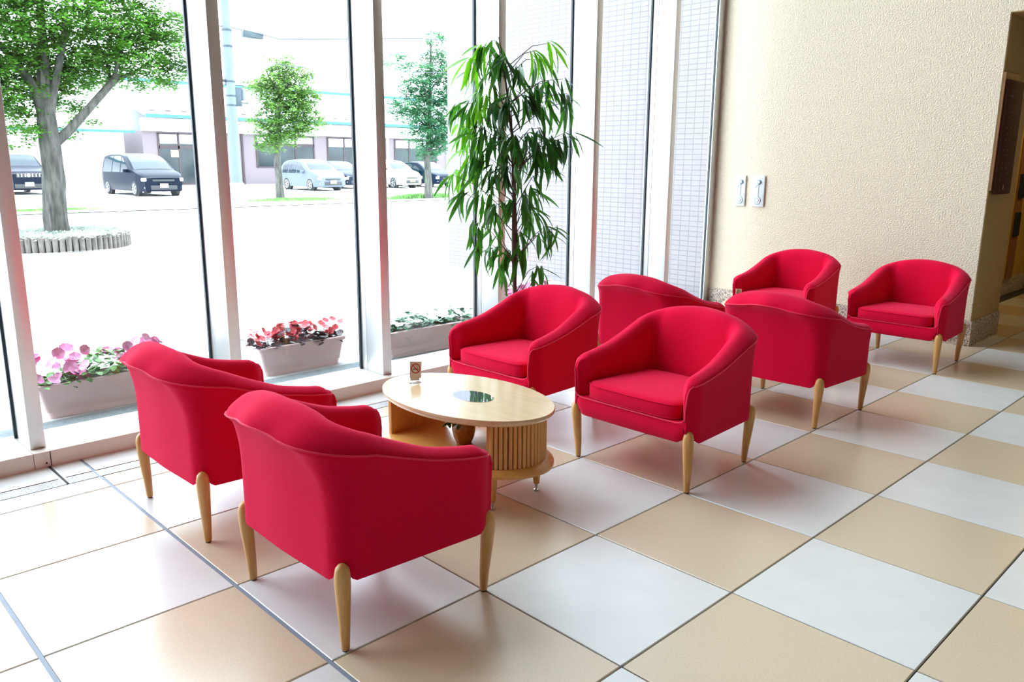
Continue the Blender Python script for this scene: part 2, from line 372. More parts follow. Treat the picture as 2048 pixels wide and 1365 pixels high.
def make_chair():
    r = empty('armchair')
    US = [0, .003, .006, .010, .015, .022, .03, .04] + [.05 + .0125 * k for k in range(37)]
    US = US[:-1] + [.5] if US[-1] > .5 else US
    US = [u for u in US if u < .4999] + [.5]; US = US + [1 - u for u in US[::-1][1:]]
    mb = MB(); O = []; I = []; rim = []
    for u in US:
        o, i, P1, h = chair_section(u); O.append(catmull(o, 4)); I.append(catmull(i, 4)); rim.append(Vector((P1.x, P1.y, h)))
    mb.grid(O); mb.grid(I[::-1])
    for k in (0, -1):
        ring = O[k] + I[k][1:]
        rin = [p + Vector((.0, 0, 0)) for p in ring]
        n0 = len(mb.v); c = sum(ring, Vector()) / len(ring)
        mb.add(ring, []); mb.f.append(tuple(range(n0, n0 + len(ring))))
    mb.obj('shell_cover', RED, r, smooth='angle')
    # front rail below the cushion
    rows = []
    for k in range(41):
        y = lerp(-.306, .306, k / 40); a = abs(y)
        xf = .307 - .007 * (a / .317) ** 2 - .004 * sm(.29, .306, a)
        zb = .230 + .038 * sm(.27, .306, a)
        zt = .322
        rows.append([Vector((.20, y, zb)), Vector((xf - .01, y, zb)), Vector((xf, y, zb + .012)), Vector((xf + .003, y, (zb + zt) / 2)), Vector((xf, y, zt - .010)), Vector((xf - .008, y, zt)), Vector((.20, y, zt))])
    MB().grid(rows).obj('front_rail', RED, r, smooth=True)
    # piping round the rim, down the arm fronts and under the cushion
    pts = [p + Vector((0, 0, .001)) for p in rim]
    tail = [Vector((.303, .305 + .008, z)) for z in (.39, .365, .345)] + [Vector((.306, .298, .330)), Vector((.307, .27, .323))]
    mid = [Vector((.3085 - .001 * (y / .25) ** 2, y, .322)) for y in (.2, .1, 0, -.1, -.2)]
    loop = pts + tail + mid + [Vector((p.x, -p.y, p.z)) for p in tail[::-1]]
    MB().tube(loop, .0030, 6, closed=True).obj('piping', REDP, r, smooth=True)
    # seat cushion
    rows = []; NU = 72; top = []; bot = []
    def cpt(a, k=1.0):
        c, s = math.cos(a), math.sin(a); e = .24
        x = math.copysign(abs(c) ** e, c); y = math.copysign(abs(s) ** e, s)
        hx = .232; X = .062 + x * hx * k; hw = lerp(.222, .270, (x + 1) / 2)
        if x > 0: X += .014 * (1 - y * y) * k
        return Vector((X, y * hw * k, 0))
    prof = [(.80, .318), (.965, .322), (.995, .333), (1.0, .350), (1.0, .374), (.993, .388), (.965, .397), (.85, .404), (.6, .411), (.3, .416), (.02, .417)]
    for k, z in prof: rows.append([cpt(2 * PI * i / NU, k) + Vector((0, 0, z)) for i in range(NU)])
    m = MB(); n0 = 0; m.grid(rows, closed_v=True); m.f.append(tuple(range((len(prof) - 1) * NU, len(prof) * NU))); m.f.append(tuple(range(NU))[::-1])
    cu = m.obj('seat_cushion', RED, r, smooth=True)
    for k, z in ((.994, .3905), (.996, .330)):
        MB().tube([cpt(2 * PI * i / NU, k + .004) + Vector((0, 0, z)) for i in range(NU)], .0024, 5, closed=True).obj('cushion_seam', RED, cu, smooth=True)
    u = MB(); poly = [rrect(k / 40, .262, -.276, .312, .296, .08) for k in range(41)]
    u.prism([(p.x, p.y) for p in poly], .246, .32); u.obj('underside', RED, r)
    for sx in (-1, 1):
        for sy in (-1, 1):
            fx, fy = (.266, .317) if sx > 0 else (-.264, .290)
            tx, ty = (.282, .322) if sx > 0 else (-.272, .302)
            prof = [(.0115, .004), (.0135, .010), (.0165, .07), (.0215, .16), (.0245, .225), (.0240, .255), (.0200, .275), (.012, .286), (.003, .290)]
            rows = []
            for rr, z in prof:
                t = sm(0, .26, z); cx = lerp(fx, tx, t); cyy = sy * lerp(fy, ty, t)
                rows.append([Vector((cx + rr * math.cos(2 * PI * i / 16), cyy + rr * math.sin(2 * PI * i / 16), z)) for i in range(16)])
            g = MB(); g.grid(rows, closed_v=True); g.f.append(tuple(range(16))[::-1]); g.f.append(tuple(range(128, 144)))
            lg = g.obj('leg', BEECH, r, smooth=True)
            MB().lathe([(.010, 0), (.011, .006)], 12, Matrix.Translation((fx, sy * fy, 0))).obj('glide', DARK, lg)
    return r
chair0 = make_chair()
YC1, YC2 = .307, 1.270
CH = [
    (.330, YC1, 0, 'red armchair at the lower left seen from behind, nearest of all to the camera'),
    (.340, YC2, 0, 'red armchair seen from behind beside the pink flowers and the low vent sill'),
    (2.072, YC1, PI, 'red armchair with open seat facing left just right of the oval wooden table'),
    (2.085, YC2, PI, 'red armchair behind the oval table, in front of the tall indoor plant, seat facing left'),
    (3.345, YC1, 0, 'red armchair seen from behind in the middle row, three of its legs visible'),
    (3.345, YC2, 0, 'red armchair seen from behind by the window, only its back and one arm showing'),
    (5.098, YC1, PI, 'red armchair at the far right beside the wall corner, seat facing left'),
    (5.110, YC2, PI, 'red armchair against the cream wall under the two white wall plates'),
]
for n, (x, y, a, lab) in enumerate(CH):
    c = chair0 if n == 0 else copy_tree(chair0)
    c.location = (x, y, 0); c.rotation_euler = (0, 0, a)
    tag(c, lab, 'chair', 'red upholstered armchairs')

# ------------------------------------------------------------------ oval tables
def ell(k, n=96, a0=0, a1=2 * PI, ax=.287, ay=.458):
    return [(ax * k * math.cos(a0 + (a1 - a0) * i / n), ay * k * math.sin(a0 + (a1 - a0) * i / n)) for i in range(n + (0 if a1 - a0 > 6.2 else 1))]
def make_table():
    r = empty('oval_table')
    H = .42
    rows = []
    for k, z in ((.93, H - .034), (.955, H - .030), (.985, H - .022), (1.0, H - .014), (1.0, H - .003), (.995, H)):
        rows.append([Vector((x, y, z)) for x, y in ell(k)])
    m = MB(); m.grid(rows, closed_v=True); n = 96; m.f.append(tuple(range(n))[::-1]); m.f.append(tuple(range(5 * n, 6 * n)))
    tp = m.obj('tabletop', TTOP, r, smooth='angle')
    MB().prism([(x + .003, y - .045) for x, y in ell(1, 48, ax=.072, ay=.105)], H, H + .0012).obj('glass_inset', BLUEGL, tp)
    # base board
    rows = []
    for k, z in ((.93, .166), (1.0, .172), (1.0, .182), (.93, .202)):
        rows.append([Vector((x, y, z)) for x, y in ell(k)])
    m = MB(); m.grid(rows, closed_v=True); m.f.append(tuple(range(n))[::-1]); m.f.append(tuple(range(3 * n, 4 * n)))
    m.obj('base_board', TBEECH, r, smooth='angle')
    # drum: flat inner panel and a ribbed tambour shutter round the end
    k = .90; A0 = math.radians(229); A1 = math.radians(356)
    pA, pB = [Vector((.287 * k * math.cos(a), .458 * k * math.sin(a), 0)) for a in (A0, A1)]
    dv = (pB - pA).normalized(); nv = Vector((-dv.y, dv.x, 0)) * .008
    MB().prism([tuple(q.xy) for q in (pA - nv, pB - nv, pB + nv, pA + nv)], .2, H - .03).obj('drum_back_panel', TBEECH, r)
    MB().prism(ell(k - .035, 48, A0, A1), .2, H - .03).obj('drum_core', TBEECH, r)
    L = 0; prev = None; pts = ell(k, 600, A0, A1); cum = [0]
    for p, q in zip(pts, pts[1:]): cum.append(cum[-1] + math.dist(p, q))
    NS = 36
    me = None
    for i in range(NS):
        t = (i + .5) / NS * cum[-1]; j = next(q for q in range(len(cum)) if cum[q] >= t)
        p = pts[j]; q = pts[j - 1]; ang = math.atan2(p[1] - q[1], p[0] - q[0])
        if me is None:
            w = cum[-1] / NS * .43
            prof = [(-w, -.009), (-w, .000), (-w * .75, .0045), (0, .0068), (w * .75, .0045), (w, .000), (w, -.009)]
            mm = MB(); mm.prism([(x, -y) for x, y in prof], .2025, H - .031); me = mm.mesh('tambour_slat', TBEECH)
        inst('tambour_slat', me, r, (p[0], p[1], 0), (0, 0, ang))
    # far end: flat upright panel
    box('end_panel', TBEECH, -.165, .165, .315, .337, .2, H - .03, r, bevel=.002)
    for lx, ly in ((-.115, -.28), (.165, -.28), (-.13, .30), (.15, .30)):
        MB().lathe([(.011, .034), (.014, .036), (.019, .10), (.021, .168)], 16, Matrix.Translation((lx, ly, 0))).obj('leg', TBEECH, r, smooth='angle')
        MB().lathe([(.012, 0), (.013, .003), (.012, .007), (.005, .009), (.005, .022), (.008, .023), (.008, .036)], 12, Matrix.Translation((lx, ly, 0))).obj('leveling_foot', METAL, r, smooth='angle')
    r.rotation_euler = (0, 0, .05)
    return r
t1 = make_table(); t1.location = (1.166, .738, 0)
tag(t1, 'oval light wood table with ribbed drum base between the four nearest armchairs', 'table', 'oval wooden lobby tables')
t2 = copy_tree(t1); t2.location = (4.18, .93, 0); t2.rotation_euler = (0, 0, -.65)
tag(t2, 'oval wood table almost hidden behind the middle pair of armchairs', 'table', 'oval wooden lobby tables')

# no smoking cards
CARD = mat('card_white', (0.78, 0.70, 0.66), 0.5, var=0.02)
CRED = mat('card_red', (0.45, 0.012, 0.02), 0.5)
CBLK = mat('card_black', (0.05, 0.02, 0.02), 0.5)
def make_card():
    r = empty('no_smoking_card')
    tilt = Matrix.Rotation(-.20, 4, 'X')
    M = Matrix.Translation((0, 0, .010)) @ Matrix.Rotation(.12, 4, 'Y') @ tilt
    box('upright_panel', CARD, -.029, .029, -.0012, .0012, 0.012, .088, r, M=M)
    b = MB(); b.box(-.021, .021, -.03, .0, .004, .006, Matrix.Rotation(.25, 4, 'X')); b.box(-.030, .030, -.002, .045, .001, .003)
    b.box(-.026, .020, -.0012, .0012, .0, .018, M)
    b.obj('folded_foot', CARD, r)
    ring = MB(); n = 32; ro, ri = .0235, .019
    C0 = Vector((0, -.0016, .056)); rows = []
    for rr, yy in ((ri, 0), (ri, -.0006), (ro, -.0006), (ro, 0)):
        rows.append([M @ (C0 + Vector((rr * math.cos(2 * PI * i / n), yy, rr * math.sin(2 * PI * i / n)))) for i in range(n)])
    ring.grid(rows, closed_u=True, closed_v=True)
    ring.box(-.0018, .0018, -.0009, 0, -.0205, .0205, M @ Matrix.Translation(C0) @ Matrix.Rotation(-PI / 4, 4, 'Y'))
    ring.obj('prohibition_ring', CRED, r)
    c = MB(); c.box(-.015, .010, -.0005, 0, -.005, -.001, M @ Matrix.Translation(C0))
    c.box(.011, .014, -.0005, 0, -.005, -.001, M @ Matrix.Translation(C0))
    for k in range(6):
        c.box(-.0008, .0008, -.0005, 0, .0, .004, M @ Matrix.Translation(C0 + Vector((.006 + .004 * math.sin(k * 1.3), 0, .001 + k * .0022))) @ Matrix.Rotation(.7 * math.cos(k * 1.3), 4, 'Y'))
    c.obj('cigarette_symbol', CBLK, r)
    return r
c1 = make_card(); c1.location = (1.127, 1.045, .42); c1.rotation_euler = (0, 0, -.25)
tag(c1, 'small folded no smoking card standing on the oval wooden table top', 'card', 'no smoking cards')
c2 = copy_tree(c1); c2.location = (4.25, 1.205, .42)
c2.rotation_euler = (0, 0, -.25)
tag(c2, 'white card peeping over the back of an armchair in front of the far armchairs', 'card', 'no smoking cards')

# small plant in a glazed pot under the table
POTM = mat('amber_glaze', (0.42, 0.16, 0.015), 0.25, var=0.35, scale=90, coat=0.6)
LEAF1 = mat('glossy_leaf', (0.045, 0.20, 0.02), 0.35, var=0.4, scale=20)
pp = empty('potted_plant', (1.15, .73, .203))
MB().lathe([(.026, 0), (.034, .004), (.046, .03), (.052, .06), (.053, .085), (.051, .098), (.047, .098), (.046, .085)], 28).obj('pot', POTM, pp, smooth='angle')
MB().lathe([(.046, .080), (.046, .086)], 20).obj('soil', SOIL, pp)
rnd = random.Random(5)
def leaf_mesh(name, m, L, W, droop, n=6, fold=.25, curl=0.0):
    rows = []
    for i in range(n + 1):
        t = i / n; w = W * .5 * (math.sin(PI * min(1, t * .97 + .02)) ** .7) * (1 - .25 * t)
        y = L * (t - .12 * droop * t * t); z = -L * droop * t * t * .5
        x0 = curl * L * t * t
        rows.append([Vector((x0 - w, y, z + w * fold)), Vector((x0, y, z)), Vector((x0 + w, y, z + w * fold))])
    return MB().grid(rows).mesh(name, m, smooth=True, recalc=False)
lm = leaf_mesh('leaf', LEAF1, .045, .022, .6)
for k in range(16):
    a = k * 2.4 + rnd.random() * .4; rr = .03 + .02 * rnd.random()
    inst('leaf', lm, pp, (rr * math.cos(a), rr * math.sin(a), .092 + .01 * rnd.random()), (.3 * rnd.random(), 0, a - PI / 2), (1, 1, 1))
MB().tube([(-.02, .0, .09), (-.045, .012, .102), (-.072, .02, .098)], .002, 5).obj('stem', LEAF1, pp)
for d in ((-.050, .014, .102, 1.2), (-.07, .02, .098, 2.6), (-.07, .02, .098, 1.6), (-.06, .017, .10, 3.6)):
    inst('leaf', lm, pp, d[:3], (0.1, 0, d[3]), (.9, .9, .9))
tag(pp, 'small green plant in an amber glazed pot on the base board of the oval table', 'plant')

# ------------------------------------------------------------------ wall plates, sign board
for n, (ya, yb, lab) in enumerate(((2.198, 2.308, 'white wall plate with round knob on the cream wall, nearer the window'), (2.000, 2.130, 'white wall plate with round knob on the cream wall, farther from the window'))):
    z0, z1 = 1.025, 1.312
    r = empty('wall_plate', (XW, (ya + yb) / 2, (z0 + z1) / 2)); hw = (yb - ya) / 2; hh = (z1 - z0) / 2
    box('face_plate', WHITEP, -.018, 0, -hw, hw, -hh, hh, r, bevel=.006)
    R = Matrix.Rotation(-PI / 2, 4, 'Y')
    MB().lathe([(.020, 0), (.021, .006), (.017, .010), (.010, .011)], 24, Matrix.Translation((-.018, -.012, .085)) @ R).obj('keyhole_knob', GREYP, r, smooth='angle')
    MB().lathe([(.012, 0), (.011, .014)], 16, Matrix.Translation((-.018, -.012, .085)) @ R).obj('knob_cap', WHITEP, r)
    MB().lathe([(.034, 0), (.037, .002), (.034, .003)], 28, Matrix.Translation((-.018, 0, -.085)) @ R).obj('socket_ring', GREYP, r)
    MB().lathe([(.031, 0), (.033, .004), (.030, .006), (.018, .002), (.016, .008), (.012, .009)], 28, Matrix.Translation((-.018, 0, -.085)) @ R).obj('round_socket', WHITEP, r, smooth='angle')
    box('raised_channel', WHITEP, -.022, -.018, -.010, .014, -.055, .055, r, bevel=.0015)
    MB().tube([(-.019, -.034 + .02, .085 - .02), (-.021, .012, .050), (-.019, .024, .03)], .0035, 6).obj('latch', GREYP, r)
    tag(r, lab, 'switch plate', 'white wall plates')
sg = empty('sign_board', (6.0, .13, 1.2))
box('backing_board', BROWN, -.025, .36, -.022, -.006, .03, .905, sg)
brd = box('notice_panel', MAROON, .0, .41, -.040, -.022, .0, .855, sg, bevel=.003)
rn = random.Random(3)
for line, (z, n) in enumerate(((.78, 3), (.74, 2), (.66, 4), (.62, 5), (.58, 3), (.50, 6), (.46, 7), (.41, 4), (.34, 5), (.30, 6), (.24, 5), (.20, 4), (.16, 5), (.11, 3))):
    for k in range(n):
        x = .09 + .035 * k + rn.random() * .01 + .06 * rn.random() * (line % 3 == 0)
        m = MB(); q = rn.random() * .006
        m.box(x, x + .016, -.0408, -.040, z, z + .0025); m.box(x + .006, x + .008, -.0408, -.040, z - .008, z + .008)
        m.box(x + .001, x + .013, -.0408, -.040, z - .006 + q, z - .004 + q)
        if k % 3 == 0 or line < 2: m.obj('lettering', INK, brd)
box('lettering', mat('pale_mark', (.5, .42, .35), .6), .20, .215, -.0408, -.040, .035, .07, brd)
tag(sg, 'tall maroon notice board on the shaded side of the cream wall corner', 'sign')

# ------------------------------------------------------------------ tall indoor plant
WPOT = mat('pot_ceramic', (0.55, 0.52, 0.50), 0.4)
BARK = mat('thin_bark', (0.13, 0.075, 0.055), 0.8, var=0.5, scale=60, stretch=(1, 1, .3), bump=0.5)
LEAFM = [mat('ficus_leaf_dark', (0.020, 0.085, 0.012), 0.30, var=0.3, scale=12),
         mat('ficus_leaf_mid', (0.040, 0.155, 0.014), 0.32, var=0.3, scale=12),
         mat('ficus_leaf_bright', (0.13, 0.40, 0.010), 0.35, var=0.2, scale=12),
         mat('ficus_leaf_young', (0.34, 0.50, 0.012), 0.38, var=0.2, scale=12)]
for m in LEAFM:
    b = m.node_tree.nodes['Principled BSDF']
    nt = m.node_tree; tr = nt.nodes.new('ShaderNodeBsdfTranslucent'); ad = nt.nodes.new('ShaderNodeMixShader'); ad.inputs[0].default_value = .38
    c = b.inputs['Base Color'].links[0].from_socket
    g = nt.nodes.new('ShaderNodeHueSaturation'); g.inputs['Value'].default_value = 1.9; nt.links.new(c, g.inputs['Color'])
    nt.links.new(g.outputs[0], tr.inputs[0])
    o = nt.nodes['Material Output']; nt.links.new(b.outputs[0], ad.inputs[1]); nt.links.new(tr.outputs[0], ad.inputs[2]); nt.links.new(ad.outputs[0], o.inputs[0])
pl = empty('tall_houseplant', (2.70, 2.0, 0))
MB().lathe([(.11, 0), (.13, .01), (.155, .20), (.165, .27), (.165, .29), (.15, .29), (.145, .27)], 32).obj('pot', WPOT, pl, smooth='angle')
MB().lathe([(.146, .255), (.146, .265)], 24).obj('soil', SOIL, pl)
S1 = [(.01, .0, .26), (.005, 0, .55), (.0, .01, .9), (-.01, .0, 1.25), (-.03, .0, 1.6), (-.085, .0, 1.9), (-.13, .0, 2.1), (-.15, 0, 2.18)]
S2 = [(-.02, .01, .26), (.025, .02, .6), (.035, .02, .9), (.02, .02, 1.2), (.01, .01, 1.45), (-.04, .02, 1.7)]
MB().tube(S1, [.017, .015, .013, .011, .009, .007, .005, .003], 10).obj('stem', BARK, pl, smooth=True)
MB().tube(S2, [.014, .012, .010, .008, .006, .004], 10).obj('stem', BARK, pl, smooth=True)
# twig ends relative to the pot: (sideways along the view, height, number of leaves, brightness 0..3)
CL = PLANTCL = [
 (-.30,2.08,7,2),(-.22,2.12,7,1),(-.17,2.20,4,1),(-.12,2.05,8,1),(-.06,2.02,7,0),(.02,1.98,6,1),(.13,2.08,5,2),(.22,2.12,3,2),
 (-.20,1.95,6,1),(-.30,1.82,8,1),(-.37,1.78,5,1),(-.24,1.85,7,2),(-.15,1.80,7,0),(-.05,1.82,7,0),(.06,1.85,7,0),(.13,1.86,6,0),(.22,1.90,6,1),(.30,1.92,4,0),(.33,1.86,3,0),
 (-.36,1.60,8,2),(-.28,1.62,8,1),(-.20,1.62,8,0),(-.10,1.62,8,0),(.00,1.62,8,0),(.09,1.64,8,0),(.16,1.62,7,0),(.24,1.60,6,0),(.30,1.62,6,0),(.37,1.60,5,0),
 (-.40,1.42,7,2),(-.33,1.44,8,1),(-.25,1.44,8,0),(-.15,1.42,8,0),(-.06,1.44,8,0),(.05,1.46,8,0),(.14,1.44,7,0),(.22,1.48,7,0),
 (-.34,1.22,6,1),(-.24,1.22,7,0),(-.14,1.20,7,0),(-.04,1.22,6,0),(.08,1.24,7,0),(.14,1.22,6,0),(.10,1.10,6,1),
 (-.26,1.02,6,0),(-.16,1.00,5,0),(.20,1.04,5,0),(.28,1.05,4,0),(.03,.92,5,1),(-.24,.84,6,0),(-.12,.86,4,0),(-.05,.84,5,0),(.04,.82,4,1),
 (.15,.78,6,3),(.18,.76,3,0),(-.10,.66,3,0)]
rl = random.Random(11)
LMs = []
for mi, m in enumerate(LEAFM):
    LMs.append([leaf_mesh('leaf', m, 1.0, .155, d, 8, .35, c) for d, c in ((.25, .05), (.6, -.06), (1.0, .0))])
SIDE = Vector((math.cos(YAW), -math.sin(YAW), 0)); BACK = Vector((math.sin(YAW), math.cos(YAW), 0))
cnt = 0; extra = MB(); tw = MB()
def stem_at(z):
    z = min(z, 2.15)
    for p, q in zip(S1, S1[1:]):
        if p[2] <= z <= q[2]: return Vector(p).lerp(Vector(q), (z - p[2]) / (q[2] - p[2]))
    return Vector(S1[-1])
CL = CL + [((a[0] + b[0]) / 2 + rl.uniform(-.04, .04), (a[1] + b[1]) / 2 - .05, 5, min(a[2 + 1], 1)) for a, b in zip(CL, CL[1:]) if abs(a[0] - b[0]) < .2 and a[1] > .9][::2]
for (sx, h, n, br) in CL:
    h += rl.uniform(-.055, .055)
    dep = rl.uniform(-.22, .22) * (1 - .35 * abs(sx) / .4)
    end = SIDE * sx + BACK * dep + Vector((0, 0, h))
    st = stem_at(h - .10 - .2 * rl.random())
    mid = st.lerp(end, .6) + Vector((0, 0, .045))
    tw.tube([st, mid, end], [.0035, .0025, .0015], 5)
    az0 = math.atan2(end.y - st.y, end.x - st.x)
    for k in range(n + (2 if br < 3 else 0)):
        base = (end if k < 3 else mid.lerp(end, rl.uniform(.1, 1))) + Vector((rl.uniform(-.02, .02), rl.uniform(-.02, .02), rl.uniform(-.02, .02)))
        az = az0 + rl.uniform(-1.5, 1.5); pitch = -rl.triangular(.5, 1.45, 1.2) if k else -.35
        L = rl.uniform(.15, .225) * (.8 if br == 3 else 1)
        b_ = br
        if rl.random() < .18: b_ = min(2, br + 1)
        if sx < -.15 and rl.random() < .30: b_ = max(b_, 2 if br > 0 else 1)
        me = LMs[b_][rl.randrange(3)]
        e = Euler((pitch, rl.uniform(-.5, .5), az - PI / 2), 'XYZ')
        R = Matrix.Rotation(az - PI / 2, 4, 'Z') @ Matrix.Rotation(pitch, 4, 'X') @ Matrix.Rotation(rl.uniform(-.9, .9), 4, 'Y')
        if cnt < 298:
            o = inst('leaf', me, pl, base, R.to_euler(), (L, L, L)); cnt += 1
        else:
            M = Matrix.Translation(base) @ R @ Matrix.Scale(L, 4)
            extra.add([M @ v.co for v in me.vertices], [tuple(p.vertices) for p in me.polygons])
tw.obj('twig', BARK, pl, smooth=True)
if extra.v: tag(extra.obj('leaves', LEAFM[1], pl, smooth=True, recalc=False), kind='stuff')
tag(pl, 'tall indoor plant with drooping narrow green leaves by the window frames', 'plant')

# ------------------------------------------------------------------ outside: ground
PAVE = mat('paving', (0.62, 0.62, 0.62), 0.8, col2=(0.56, 0.56, 0.57), scale=3, detail=8)
ROAD = mat('asphalt', (0.40, 0.42, 0.45), 0.9, var=0.12, scale=4, detail=8)
KERB = mat('kerbstone', (0.45, 0.45, 0.46), 0.9, var=0.2, scale=8)
g = box('sidewalk', PAVE, -40, 90, 2.602, 7.9, -.2, 0); tag(g, kind='structure')
g2 = box('road', ROAD, -60, 120, 7.9, 23.6, -.3, -.1); tag(g2, kind='structure')
g3 = box('parking_lot', PAVE, -60, 120, 23.6, 90, -.3, -.08); tag(g3, kind='structure')
gg = MB(); gg.box(-60, 120, 23.6, 23.75, -.2, -.02); kb = gg.obj('kerb', KERB); tag(kb, kind='structure')
wing = box('facade_wing', FACADE, 6.16, 12.5, 2.602, 6.84, 0, 9); tag(wing, kind='structure')
strip = MB(); strip.box(-8, 6.16, 2.604, 2.98, -.001, .004); so = strip.obj('pebble_strip', mat('pebbles', (.17, .21, .225), .8, var=.35, scale=35, bump=.8, bscale=60)); tag(so, kind='structure')
# building around the lobby above and left of the glazing, seen only by the light
ub = box('facade_upper', FACADE, -9, 6.16, 2.56, 2.9, HC, 7.0); tag(ub, kind='structure')
ub2 = box('facade_left_block', FACADE, -9, -4.23, 2.56, 2.9, 0, HC); tag(box('wall_front_block', PLASTER, -7, -4.23, 2.4, 2.56, 0, HC), kind='structure'); tag(ub2, kind='structure')  # unseen wall added at left to block daylight reaching the corridor

# ------------------------------------------------------------------ flower troughs
TERRA = mat('trough_plastic', (0.76, 0.57, 0.56), 0.55, var=0.06, scale=6)
GL = [mat('petunia_leaf', (0.10, 0.32, 0.05), 0.5, var=.4, scale=30), mat('begonia_leaf', (0.08, 0.05, 0.06), 0.25, col2=(.035, .05, .055), scale=18), mat('impatiens_leaf', (0.03, 0.17, 0.06), 0.45, var=.4, scale=30)]
FL = [mat('petunia_petal', (0.80, 0.20, 0.46), 0.6, col2=(.90, .50, .72), scale=14), mat('begonia_petal', (0.82, 0.05, 0.12), 0.5, col2=(.90, .22, .20), scale=30), mat('impatiens_petal', (0.85, 0.86, 0.84), 0.6)]
PIST = mat('pistil', (0.75, 0.55, 0.10), 0.6)
def flower_mesh(m, npet, R, cup):
    mb = MB()
    for p in range(npet):
        a = 2 * PI * p / npet; rows = []
        for i in range(4):
            t = i / 3; rr = R * t; w = (PI / npet) * 1.08 * (1 - .25 * (t > .9)) * R * math.sin(min(1, t + .15) * PI * .55)
            z = cup * R * t * t - .10 * R * (t > .9)
            c = Vector((math.cos(a) * rr, math.sin(a) * rr, z)); s = Vector((-math.sin(a), math.cos(a), 0)) * w
            rows.append([c - s, c + Vector((0, 0, -.06 * R)), c + s])
        mb.grid(rows)
    return mb.mesh('blossom', m, smooth=True, recalc=False)
FM = [flower_mesh(FL[0], 5, .036, .45), flower_mesh(FL[1], 4, .024, .3), flower_mesh(FL[2], 5, .020, .12)]
def trough(x, y, kind, L, seed, lab):
    rr = random.Random(seed); r = empty('flower_trough', (x, y, 0))
    W = .20; H = .20
    def ring(k, z, g=0): 
        hx, hy = L / 2 * k + g, W / 2 * k + g; c = .025; P = []
        for sx, sy in ((1, 1), (-1, 1), (-1, -1), (1, -1)):
            for q in range(4):
                a = (q / 3) * PI / 2
                ax, ay = (math.cos(a), math.sin(a)) if sx * sy > 0 else (math.sin(a), math.cos(a))
                P.append(Vector((sx * (hx - c + c * ax), sy * (hy - c + c * ay), z)))
        return P
    rows = [ring(.86, .0), ring(.88, .035), ring(.90, .036), ring(.985, H - .028), ring(.985, H - .026, .012), ring(.985, H - .004, .014), ring(.985, H, .010), ring(.985, H, -.006), ring(.97, H - .05, -.008)]
    m = MB(); m.grid(rows, closed_v=True); m.f.append(tuple(range(16))[::-1]); m.obj('trough', TERRA, r, smooth='angle')
    m = MB(); m.prism([(p.x, p.y) for p in ring(.95, 0)], H - .05, H - .03); m.obj('soil', SOIL, r)
    fo = MB(); Hh = (.17, .13, .13)[kind]
    lf = ((.045, .036), (.06, .055), (.05, .038))[kind]
    for k in range((420, 150, 300)[kind]):
        px = rr.uniform(-L / 2, L / 2) * 1.02; py = rr.gauss(0, W / 2 * .62); top = Hh * (.62 + .38 * math.sin(px * 9 + seed)) * (1 - .5 * abs(py) / W)
        pz = H - .02 + rr.random() ** .7 * top
        Ls, Ws = lf[0] * rr.uniform(.7, 1.2), lf[1] * rr.uniform(.7, 1.2)
        M = Matrix.Translation((px, py, pz)) @ Matrix.Rotation(rr.uniform(0, 2 * PI), 4, 'Z') @ Matrix.Rotation(rr.uniform(-.7, .7), 4, 'X')
        vs = []
        for i in range(4):
            t = i / 3; wv = Ws * .5 * math.sin(PI * (t * .9 + .08)) ** .6; vs += [M @ Vector((-wv, Ls * t, wv * .2)), M @ Vector((0, Ls * t, 0)), M @ Vector((wv, Ls * t, wv * .2))]
        fo.add(vs, [(i * 3 + j, i * 3 + j + 1, i * 3 + j + 4, i * 3 + j + 3) for i in range(3) for j in range(2)])
    tag(fo.obj('foliage', GL[kind], r, smooth=True, recalc=False), kind='stuff')
    st = MB()
    for k in range((42, 80, 40)[kind]):
        px = rr.uniform(-L / 2, L / 2) * 1.04; py = rr.uniform(-W * .62, W * .5)
        pz = H + Hh * rr.uniform(.35, 1.0) - .04 * abs(py) / W
        if kind == 0 and py < -.05: pz -= .04
        if kind == 1: px = round(px * 9) / 9 + rr.gauss(0, .022); px = max(-L / 2, min(L / 2, px)); py *= .7
        st.tube([(px * .97, py * .6, H), (px, py, pz)], .0015, 4, cap=False)
        s = rr.uniform(.75, 1.15)
        inst('blossom', FM[kind], r, (px, py, pz), (rr.uniform(-.2, 1.2), rr.uniform(-.6, .6), rr.uniform(-.8, .8)), (s, s, s))
    tag(st.obj('stalks', GL[kind], r, recalc=False), kind='stuff')
    tag(r, lab, 'planter', 'flower troughs outside the window')
trough(.40, 3.12, 0, .74, 1, 'flower trough of pink petunias outside the window at the far left')
trough(1.69, 3.14, 1, .66, 2, 'flower trough of red begonias outside the window behind the near armchairs')
trough(2.70, 2.98, 2, .86, 3, 'flower trough of white flowers and green leaves outside behind the table')
trough(4.05, 3.25, 0, .62, 4, 'flower trough of pink blooms glimpsed behind the stem of the tall indoor plant')

